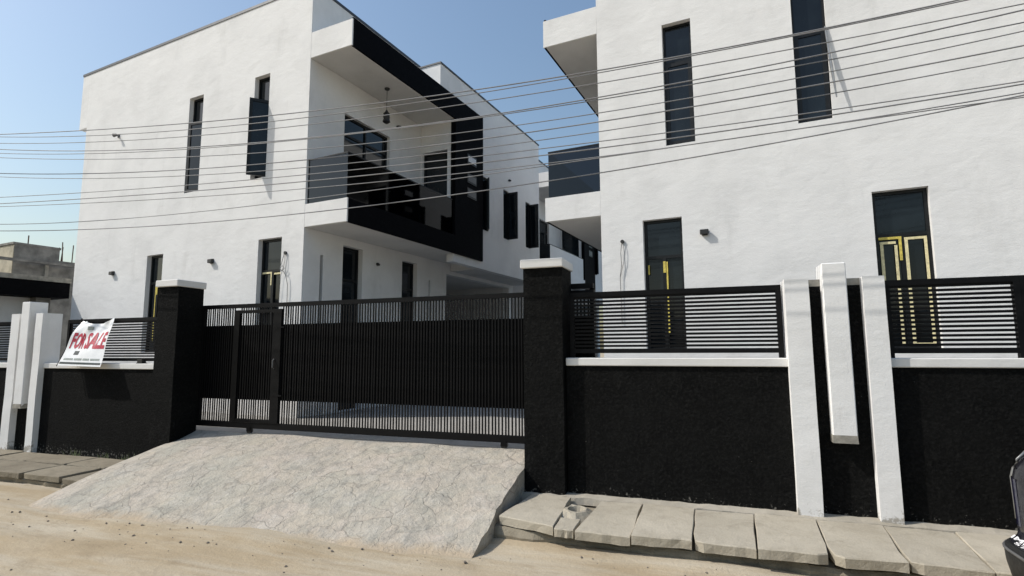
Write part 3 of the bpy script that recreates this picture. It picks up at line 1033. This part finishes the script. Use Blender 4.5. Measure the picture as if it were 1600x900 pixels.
# wall lamps and conduits on the fronts
def wall_lamp(hx, hy, z, label, small=False):
    o = empty('wall_lamp', hpt(hx, hy, z), HR)
    if small:
        MB().box(-.03, .03, -.02, -.001, -.04, .04).build('base', 'grey_fitting', o)
        MB().tube([(0, -.02, 0), (.01, -.10, .01)], .016, 8).build('arm', 'grey_fitting', o)
        MB().tube([(0.01, -.06, .012), (.012, -.13, -.03)], [.03, .045], 10).build('head', 'grey_fitting', o)
    else:
        MB().box(-.045, .045, -.02, -.001, -.05, .05).build('base', 'dark_fitting', o)
        mb = MB()
        mb.box(-.065, .065, -.075, -.0205, -.04, .04)
        mb.bevel(.008)
        mb.build('head', 'dark_fitting', o)
    return setp(o, label, 'wall lamp', 'lamps on the house fronts')


wall_lamp(-14.06, 7.3, 3.48, 'small dark wall lamp on the left house, nearest its outer corner')
wall_lamp(-10.50, 7.3, 3.50, 'small dark wall lamp on the left house between its ground floor windows')
wall_lamp(-14.28, 7.3, 6.90, 'small grey spotlight high on the left house front', True)
wall_lamp(-0.95, 9.0, 3.49, 'dark wall lamp on the right house beside the narrower taped window')


def conduit(hx, hy, z, coil, label):
    o = empty('loose_cable', hpt(hx, hy, z), HR)
    MB().tube([(0, -.001, 0), (0, -.03, 0)], .032, 10).build('junction_box', 'dark_fitting', o)
    mb = MB()
    if coil:
        mb.tube([(-.01, -.03, -.02), (-.07, -.04, -.22), (-.09, -.05, -.30), (-.03, -.05, -.36), (.03, -.05, -.30), (-.03, -.05, -.25), (-.09, -.05, -.31), (0.01, -.05, -.36), (.07, -.04, -.45), (.11, -.03, -.62), (.11, -.02, -1.2)], .006, 5)
        mb.build('cord', 'grey_fitting', o)
        MB().tube([(.01, -.03, -.02), (.02, -.035, -.15), (.0, -.04, -.25), (-.08, -.03, -.45), (-.12, -.02, -1.2)], .004, 5).build('cord', 'grey_fitting', o)
    else:
        mb.tube([(-.008, -.03, -.02), (-.03, -.03, -.2), (-.02, -.03, -.4), (-.05, -.03, -.6), (-.04, -.02, -1.4)], .005, 5)
        mb.build('cord', 'grey_fitting', o)
        MB().tube([(.008, -.03, -.02), (.03, -.03, -.18), (.02, -.03, -.35), (-.02, -.03, -.5), (-.05, -.03, -.62)], .004, 5).build('cord', 'grey_fitting', o)
    return setp(o, label, 'cable')


conduit(-8.36, 7.3, 3.50, True, 'loose coiled cable hanging from a junction box on the left house')
conduit(-2.28, 9.0, 3.46, False, 'loose cable hanging from a junction box near the right house corner')

# pendant lamp under the left canopy
o = empty('pendant_lamp', hpt(-7.37, 8.956, 7.325))
MB().tube([(0, 0, -.001), (0, 0, -.03)], [.06, .05], 12).build('ceiling_rose', 'dark_fitting', o)
MB().tube([(0, 0, -.03), (0, 0, -.52)], .006, 6).build('cord', 'dark_fitting', o)
lant = MB().tube([(0, 0, -.50), (0, 0, -.53), (0, 0, -.58)], [.02, .03, .075], 8).build('lantern_top', 'dark_fitting', o)
MB().tube([(0, 0, -.72), (0, 0, -.76), (0, 0, -.80)], [.075, .085, .03], 8).build('lantern_base', 'dark_fitting', o)
MB().tube([(0, 0, -.581), (0, 0, -.65), (0, 0, -.719)], [.06, .075, .06], 8).build('globe', 'dark_fitting', lant)
setp(o, 'dark pendant lantern hanging under the left balcony canopy', 'pendant lamp')
o = MB().tube([(-.001, 0, 0), (.05, 0, 0)], .03, 8).tube([(.05, 0, 0), (.09, 0, -.03)], [.03, .045], 8).build('balcony_lamp', 'dark_fitting', None, hpt(-7.905, 10.0, 6.95))
o.rotation_euler = (0, 0, HR)
setp(o, 'small dark lamp on the balcony wall below the pendant', 'wall lamp')
for k, (v, z) in enumerate(((2.10, 3.54), (6.7, 6.62))):
    x = -7.91 if k == 0 else -6.91
    o = MB().tube([(0.0, 0, 0), (.03, 0, 0)], .035, 10).tube([(.03, 0, 0), (.07, 0, -.02)], [.03, .02], 10).build('security_camera', 'dark_fitting', None, hpt(x + (0.0 if k == 0 else .012), 7.3 + v, z))
    o.rotation_euler = (0, 0, HR)
    setp(o, ('small dark camera on the shaded wall under the balcony', 'small dark camera above the open side windows')[k], 'camera')

# ------------------------------------------------------------------ neighbour on the left
nroot = empty('neighbour_building', hpt(-16.3, 6.5, YARD), HR)
nf = lambda p: Vector((p[0] + 16.3, p[1] - 6.5, p[2] - YARD))
MB(nf).box(-24, -16.18, -2.0, 7.42, 2.985, 3.375).build('roof_fascia', 'black_cladding', nroot)
MB(nf).box(-24.02, -16.16, -2.02, 7.44, 3.376, 3.49).build('roof_edge', 'raw_concrete', nroot)
MB(nf).box(-23.8, -16.75, -1.5, 7.1, YARD, 2.984).build('wall', 'white_soffit', nroot)
MB(nf).box(-16.74, -16.45, 6.85, 7.15, YARD, 2.982).build('post', 'block_concrete', nroot)
setp(nroot, 'low flat roofed building with black fascia at the left edge', 'building')
k = 24 / 18
croot = empty('unfinished_building', hpt(-24, 9.2, YARD), HR)
cf = lambda p: Vector((p[0] + 24, p[1] - 9.2, p[2] - YARD))
MB(cf).box(-34, -24, 6.93 * k, 7.94 * k, YARD, 5.42).build('block_wall', 'block_concrete', croot)
MB(cf).box(-34, -24.01, 6.93 * k - .02, 6.93 * k - .001, YARD, 5.40).build('sunlit_face', 'block_sunlit', croot)  # thin paler sheet paints sunlight onto the front face
MB(cf).box(-34.02, -23.98, 6.93 * k - .05, 7.94 * k + .03, 5.421, 5.50).build('roof_slab', 'block_concrete', croot)
MB(cf).box(-30, -24.05, 7.94 * k + .001, 8.5 * k, YARD, 5.02).build('low_block', 'block_concrete', croot)
MB(cf).box(-30.3, -23.7, 6.0 * k, 6.1 * k, 4.87, 4.97).box(-23.85, -23.7, 6.1 * k + .001, 8.4 * k, 4.80, 4.89).build('parapet_rail', 'block_concrete', croot)
MB(cf).box(-24.0, -23.88, 7.60 * k, 7.68 * k, YARD, 4.79).build('pier', 'raw_concrete', croot)
for (dx, dy, h) in ((-.2, 7.97 * k, .55), (-.1, 8.05 * k, .75), (-.35, 8.1 * k, .6), (-.15, 8.3 * k, .7)):
    MB(cf).tube([(-24 + dx, dy, 5.0), (-24 + dx + rnd.uniform(-.05, .05), dy + rnd.uniform(-.05, .05), 5.0 + h)], .018, 5).build('rebar', 'rust', croot)
MB(cf).tube([(-24.3, 7.3 * k, 5.5), (-24.3, 7.3 * k, 5.85)], .02, 5).build('rebar', 'rust', croot)
MB(cf).tube([(-27.5, 6.93 * k, 5.0), (-27.3, 6.93 * k, 6.9)], .03, 5).build('rebar', 'rust', croot)
setp(croot, 'grey unfinished concrete block building with rebar behind the low roof', 'building')

# ------------------------------------------------------------------ overhead cables
CABLES = [
    (5.30, (0.000199, 0.009048, 0.00877, 4.5031), 'topmost cable at the left edge of the sky'),
    (5.36, (-0.000056, 0.006672, 0.01617, 4.5168), 'second cable from the top at the left edge'),
    (5.50, (-0.000052, 0.005994, 0.00971, 4.4710), 'third cable from the top at the left edge'),
    (5.62, (0.000046, 0.009153, 0.03188, 4.3897), 'fourth cable from the top at the left edge'),
    (5.40, (-0.000048, 0.006635, 0.01449, 4.2417), 'fifth cable from the top at the left edge'),
    (5.70, (0.000114, 0.009702, 0.02739, 4.2427), 'sixth cable from the top at the left edge'),
    (5.55, (-0.000013, 0.006845, 0.02519, 4.0772), 'seventh cable from the top at the left edge'),
    (5.66, (-0.000011, 0.007121, 0.02525, 4.0131), 'eighth cable from the top at the left edge'),
    (5.34, (0.000074, 0.004512, 0.00331, 3.7576), 'ninth cable from the top at the left edge'),
    (5.44, (0.000154, 0.005903, 0.01366, 3.7335), 'tenth cable from the top at the left edge'),
    (5.58, (0.000146, 0.006479, 0.01821, 3.6954), 'eleventh cable from the top at the left edge'),
    (5.50, (-0.000333, -0.000661, 0.02455, 3.6664), 'twelfth cable from the top at the left edge'),
    (5.74, (0.000009, 0.006368, 0.06151, 3.6146), 'lowest cable at the left edge of the sky'),
]
for i, (Y, c, lab) in enumerate(CABLES):
    pts = []
    for k in range(57):
        x = -16 + 0.4 * k
        xe = max(-12.5, min(3.6, x))
        z = ((c[0] * xe + c[1]) * xe + c[2]) * xe + c[3]
        sl = (3 * c[0] * xe + 2 * c[1]) * xe + c[2]
        z += sl * (x - xe) + c[1] * (x - xe) ** 2
        pts.append((x, Y, z))
    o = MB().tube(pts, 0.0055 if i % 3 else 0.0068, 5).build('overhead_cable', 'cable', smooth=True)
    setp(o, 'grey overhead cable, ' + lab, 'cable', 'overhead cables above the street wall')

# ------------------------------------------------------------------ sale banner
BT = (Vector((-9.80, 6.165, 2.19)), Vector((-9.01, 6.165, 2.195)))
BB = (Vector((-9.90, 5.915, 1.425)), Vector((-8.90, 5.915, 1.405)))


def ban(s, t):
    """s across, t from bottom to top"""
    p = (BB[0].lerp(BB[1], s)).lerp(BT[0].lerp(BT[1], s), t)
    sag = 0.10 * (t ** 5) * math.sin(math.pi * s)
    w = 0.026 * math.sin(11 * s + 4 * t) * (0.15 + t * t) + 0.03 * math.sin(5 * s - 7 * t) * t + 0.012 * math.sin(23 * s - 9 * t) * t * t
    return p + Vector((0, -0.02 - w, 0.07 * w - sag))


ban_loc = Vector((-9.4, 6.0, 1.42))
broot = empty('sale_banner', ban_loc)
mb = MB(lambda p: p - ban_loc)
N1, N2 = 22, 18
gr = [[mb.v(ban(i / N1, j / N2)) for i in range(N1 + 1)] for j in range(N2 + 1)]
for a, b in zip(gr, gr[1:]):
    for i in range(N1):
        mb.bm.faces.new((a[i], a[i + 1], b[i + 1], b[i]))
sheet = mb.build('sheet', 'banner_vinyl', broot, smooth=True)


def on_banner(s, t, off=0.004):
    e = 1e-3
    du = ban(s + e, t) - ban(s - e, t)
    dv = ban(s, t + e) - ban(s, t - e)
    return ban(s, t) + du.cross(dv).normalized() * off


def banner_text(txt, s0, s1, t0, t1, mat, name='lettering', bold=0.036):
    cu = bpy.data.curves.new('txt', 'FONT')
    cu.body = txt
    cu.offset = bold
    cu.resolution_u = 2
    ob = bpy.data.objects.new('txt', cu)
    COL.objects.link(ob)
    bpy.context.view_layer.update()
    me = bpy.data.meshes.new_from_object(ob.evaluated_get(bpy.context.evaluated_depsgraph_get()))
    bpy.data.objects.remove(ob)
    b2 = bmesh.new()
    b2.from_mesh(me)
    xsb = [v.co.x for v in b2.verts]
    ysb = [v.co.y for v in b2.verts]
    xa, xb_, ya, yb_ = min(xsb), max(xsb), min(ysb), max(ysb)
    bmesh.ops.triangulate(b2, faces=b2.faces)
    bmesh.ops.subdivide_edges(b2, edges=[e for e in b2.edges if e.calc_length() > .12], cuts=2)
    for v in b2.verts:
        s = s0 + (s1 - s0) * (v.co.x - xa) / (xb_ - xa)
        t = t0 + (t1 - t0) * (v.co.y - ya) / (yb_ - ya)
        v.co = on_banner(s, t) - ban_loc
    b2.to_mesh(me)
    b2.free()
    me.materials.clear()
    return link(name, me, mat, broot)


def banner_patch(s0, s1, t0, t1, mat, name, n=8):
    mb = MB(lambda p: p - ban_loc)
    lo = [mb.v(on_banner(s0 + (s1 - s0) * i / n, t0, .003)) for i in range(n + 1)]
    hi = [mb.v(on_banner(s0 + (s1 - s0) * i / n, t1, .003)) for i in range(n + 1)]
    for i in range(n):
        mb.bm.faces.new((lo[i], lo[i + 1], hi[i + 1], hi[i]))
    return mb.build(name, mat, broot)


banner_text('FOR', .06, .39, .35, .70, 'banner_red')
banner_text('SALE', .425, .965, .35, .71, 'banner_red')
banner_patch(.25, .37, .225, .305, 'banner_dark', 'emblem')
banner_patch(.02, .98, .035, .075, 'banner_dark', 'bottom_stripe', 16)
for r_, (s0, s1) in enumerate(((.08, .30), (.33, .52), (.55, .70), (.73, .93))):
    banner_patch(s0, s1, .115, .155, 'banner_grey', 'small_print')
banner_patch(.38, .50, .78, .88, 'banner_grey', 'faded_emblem')
for a, b in (((-9.83, 6.17, 2.19), (-9.93, 5.90, 1.41)), ((-10.0, 6.07, 1.47), (-9.83, 6.165, 2.20))):
    MB(lambda p: p - ban_loc).tube([a, b], .007, 5).build('stay', 'black_metal', broot)
setp(broot, 'crumpled white vinyl banner reading FOR SALE in red, draped from the railing', 'banner')
o = MB().box(-.05, .05, -.04, .03, 0, .07).box(-.06, .06, -.05, .04, 0, .012).build('paint_tin', 'dark_fitting', None, (-8.30, 6.12, ZL + .001))
setp(o, 'small dark block lying on the left coping below the railing', 'block')

# ------------------------------------------------------------------ car at the right edge
car = empty('parked_car', (4.2, 4.05, ROAD))
cl = Vector((4.24, 4.05, ROAD))
cfm = lambda p: p - cl


def body_ring(x0, x1, yc, hw, z, r=.16, k=7):
    out = []
    for (cx, cy, a0) in ((x0 + r, yc + hw - r, 90), (x0 + r, yc - hw + r, 180), (x1 - r, yc - hw + r, 270), (x1 - r, yc + hw - r, 0)):
        for i in range(k + 1):
            a = R(a0 + 90 * i / k)
            out.append((cx + r * math.cos(a), cy + r * math.sin(a), z))
    return out


def loft(rings, name, mat, parent, cap=(True, True)):
    mb = MB(cfm)
    vs = [[mb.v(p) for p in r] for r in rings]
    for A, B in zip(vs, vs[1:]):
        n = len(A)
        for i in range(n):
            mb.bm.faces.new((A[i], A[(i + 1) % n], B[(i + 1) % n], B[i]))
    if cap[0]:
        mb.bm.faces.new(vs[0][::-1])
    if cap[1]:
        mb.bm.faces.new(vs[-1])
    o = mb.build(name, mat, parent, smooth=True)
    o.data.set_sharp_from_angle(angle=R(35))
    return o


YC, HWD = 4.07, 0.86
loft([body_ring(1.99, 6.2, YC, .82, .0, .30), body_ring(1.93, 6.24, YC, .85, .06, .31), body_ring(1.895, 6.26, YC, HWD + .005, .14, .32), body_ring(1.875, 6.28, YC, HWD + .015, .23, .33), body_ring(1.870, 6.28, YC, HWD + .015, .30, .33),
      body_ring(1.878, 6.28, YC, HWD + .012, .335, .33), body_ring(1.895, 6.27, YC, HWD, .352, .33)],
     'bumper', 'car_plastic', car)
lip = MB(cfm)
lip.tube(body_ring(1.872, 6.28, YC, HWD + .014, .318, .33)[:14], .010, 6).build('lip_highlight', 'grey_fitting', car, smooth=True)  # grey tube paints the highlight along the lip of the bumper
loft([body_ring(1.905, 6.27, YC, HWD - .01, .353, .32), body_ring(1.95, 6.2, YC, HWD - .025, .392, .28), body_ring(1.985, 6.15, YC, HWD - .03, .42, .2), body_ring(1.98, 6.15, YC, HWD - .03, .45, .2), body_ring(1.975, 6.15, YC, HWD - .03, .75, .2),
      body_ring(1.99, 6.12, YC, HWD - .035, .82, .2), body_ring(2.03, 6.1, YC, HWD - .055, .89, .2), body_ring(2.09, 6.0, YC, HWD - .085, .945, .2), body_ring(2.17, 5.9, YC, HWD - .13, .985, .2)], 'body', 'car_paint', car)
loft([body_ring(2.18, 5.0, YC, HWD - .14, .986, .2), body_ring(2.38, 4.6, YC, HWD - .24, 1.36, .2), body_ring(2.5, 4.3, YC, HWD - .32, 1.42, .2)], 'cabin', 'car_paint', car)
lerp = lambda a_, b_, z_: a_ + (b_ - a_) * (z_ - .986) / (1.36 - .986)
za, zb_ = 1.03, 1.33
MB(cfm).quad(*[(lerp(2.18, 2.38, z_) - .006, YC + sg * (lerp(HWD - .14, HWD - .24, z_) - .17), z_) for sg, z_ in ((-1, za), (1, za), (1, zb_), (-1, zb_))]).build('rear_window', 'window_pane', car)
for sg in (-1, 1):
    for f0, f1 in ((.12, .48), (.53, .86)):
        MB(cfm).quad(*[(lerp(2.18, 2.38, z_) + f_ * (lerp(5.0, 4.6, z_) - lerp(2.18, 2.38, z_)), YC + sg * (lerp(HWD - .14, HWD - .24, z_) + .006), z_) for f_, z_ in ((f0, za), (f1, za), (f1, zb_), (f0, zb_))]).build('side_window', 'window_pane', car)
for sy in (1,):
    lampm = MB(cfm)
    ring_t, ring_b = [], []
    for i in range(9):
        a = R(100 + 85 * i / 8)
        for lst, z, dr, x0 in ((ring_b, .452, .006, 1.985), (ring_t, .76, .006, 1.978)):
            r = .2 + dr
            lst.append(lampm.v((x0 + .2 + r * math.cos(a), YC + sy * (HWD - .03 - .2 + r * math.sin(a)), z)))
    for i in range(8):
        lampm.bm.faces.new((ring_b[i], ring_b[i + 1], ring_t[i + 1], ring_t[i]))
    lampo = lampm.build('tail_lamp', 'car_lamp', car, smooth=True)
    # pale trim round the lamp and reflector above it
    pts = []
    for z, x0 in ((.47, 1.984), (.6, 1.982), (.75, 1.978), (.81, 1.994), (.87, 2.012), (.935, 2.07)):
        a = R(138)
        pts.append((x0 + .2 + .212 * math.cos(a), YC + HWD - .03 - .2 + .212 * math.sin(a) - (.02 if z > .86 else 0), z))
    MB(cfm).tube(pts, .011, 6).build('lamp_trim', 'car_trim', lampo, smooth=True)
    pts = []
    for z, x0 in ((.745, 1.978), (.80, 1.99), (.86, 2.01), (.92, 2.06)):
        a = R(112)
        pts.append((x0 + .2 + .212 * math.cos(a), YC + HWD - .035 - .2 + .212 * math.sin(a) - (.03 if z > .85 else 0), z))
    MB(cfm).tube(pts, .009, 6).build('lamp_trim', 'car_trim', lampo, smooth=True)
    rf = MB(cfm)
    for (a0, a1, z0, z1) in ((148, 176, .79, .835),):
        q = []
        for a in (a0, (a0 + a1) / 2, a1):
            for z in (z0, z1):
                q.append(rf.v((2.0 + .2 + .216 * math.cos(R(a)) + (z - .79) * .25, YC + HWD - .035 - .2 + .216 * math.sin(R(a)), z)))
        rf.bm.faces.new((q[0], q[2], q[3], q[1]))
        rf.bm.faces.new((q[2], q[4], q[5], q[3]))
    rf.build('reflector', 'chrome', lampo)
# white letters on the sloping shelf of the bumper
def shelf_text(txt, y0, y1, s0, s1):
    cu = bpy.data.curves.new('txt', 'FONT')
    cu.body = txt
    cu.offset = 0.02
    cu.resolution_u = 2
    ob = bpy.data.objects.new('txt', cu)
    COL.objects.link(ob)
    bpy.context.view_layer.update()
    me = bpy.data.meshes.new_from_object(ob.evaluated_get(bpy.context.evaluated_depsgraph_get()))
    bpy.data.objects.remove(ob)
    xa, xb_ = min(v.co.x for v in me.vertices), max(v.co.x for v in me.vertices)
    ya, yb_ = min(v.co.y for v in me.vertices), max(v.co.y for v in me.vertices)
    for v in me.vertices:
        p = s0 + (s1 - s0) * (v.co.y - ya) / (yb_ - ya)
        v.co = Vector((1.908 + .042 * p - .002, y0 + (y1 - y0) * (v.co.x - xa) / (xb_ - xa), .356 + .0365 * p + .004)) - cl
    me.materials.clear()
    link('lettering', me, 'white_letter', car)


shelf_text('IMS-57', YC + HWD - .22, YC + HWD - .62, .45, 1.0)
shelf_text('57', YC + HWD - .30, YC + HWD - .44, .04, .36)
for wx in (2.75, 5.35):
    for yy in (YC - HWD + .06, YC + HWD - .25):
        t = MB(cfm)
        t.tube([(wx, yy, ROAD + .31), (wx, yy + .03, ROAD + .31), (wx, yy + .16, ROAD + .31), (wx, yy + .19, ROAD + .31)], [.28, .31, .31, .28], 24)
        tw = t.build('tyre', 'tyre', car)
        MB(cfm).tube([(wx, yy - .004, ROAD + .31), (wx, yy + .194, ROAD + .31)], .19, 16).build('rim', 'car_trim', tw)
setp(car, 'black car at the right edge with only its tail corner in view', 'car')

# ------------------------------------------------------------------ weeds and rubble at the foot of the left wall
mb = MB()
for i in range(70):
    x = rnd.choice([-9.6, -8.9, -8.5, -8.2, -8.0]) + rnd.gauss(0, .10)
    yv = 6.05 + rnd.uniform(-.06, .03)
    h = rnd.uniform(.03, .13)
    b = Vector((x, yv, .0))
    d = Vector((rnd.uniform(-.04, .04), rnd.uniform(-.05, .02), h))
    w = rnd.uniform(.004, .009)
    mb.bm.faces.new([mb.bm.verts.new(b + Vector((-w, 0, 0))), mb.bm.verts.new(b + Vector((w, 0, 0))), mb.bm.verts.new(b + d)])
setp(mb.build('weeds', 'weed'), 'dry weeds along the foot of the left wall', 'weeds', kind='stuff')
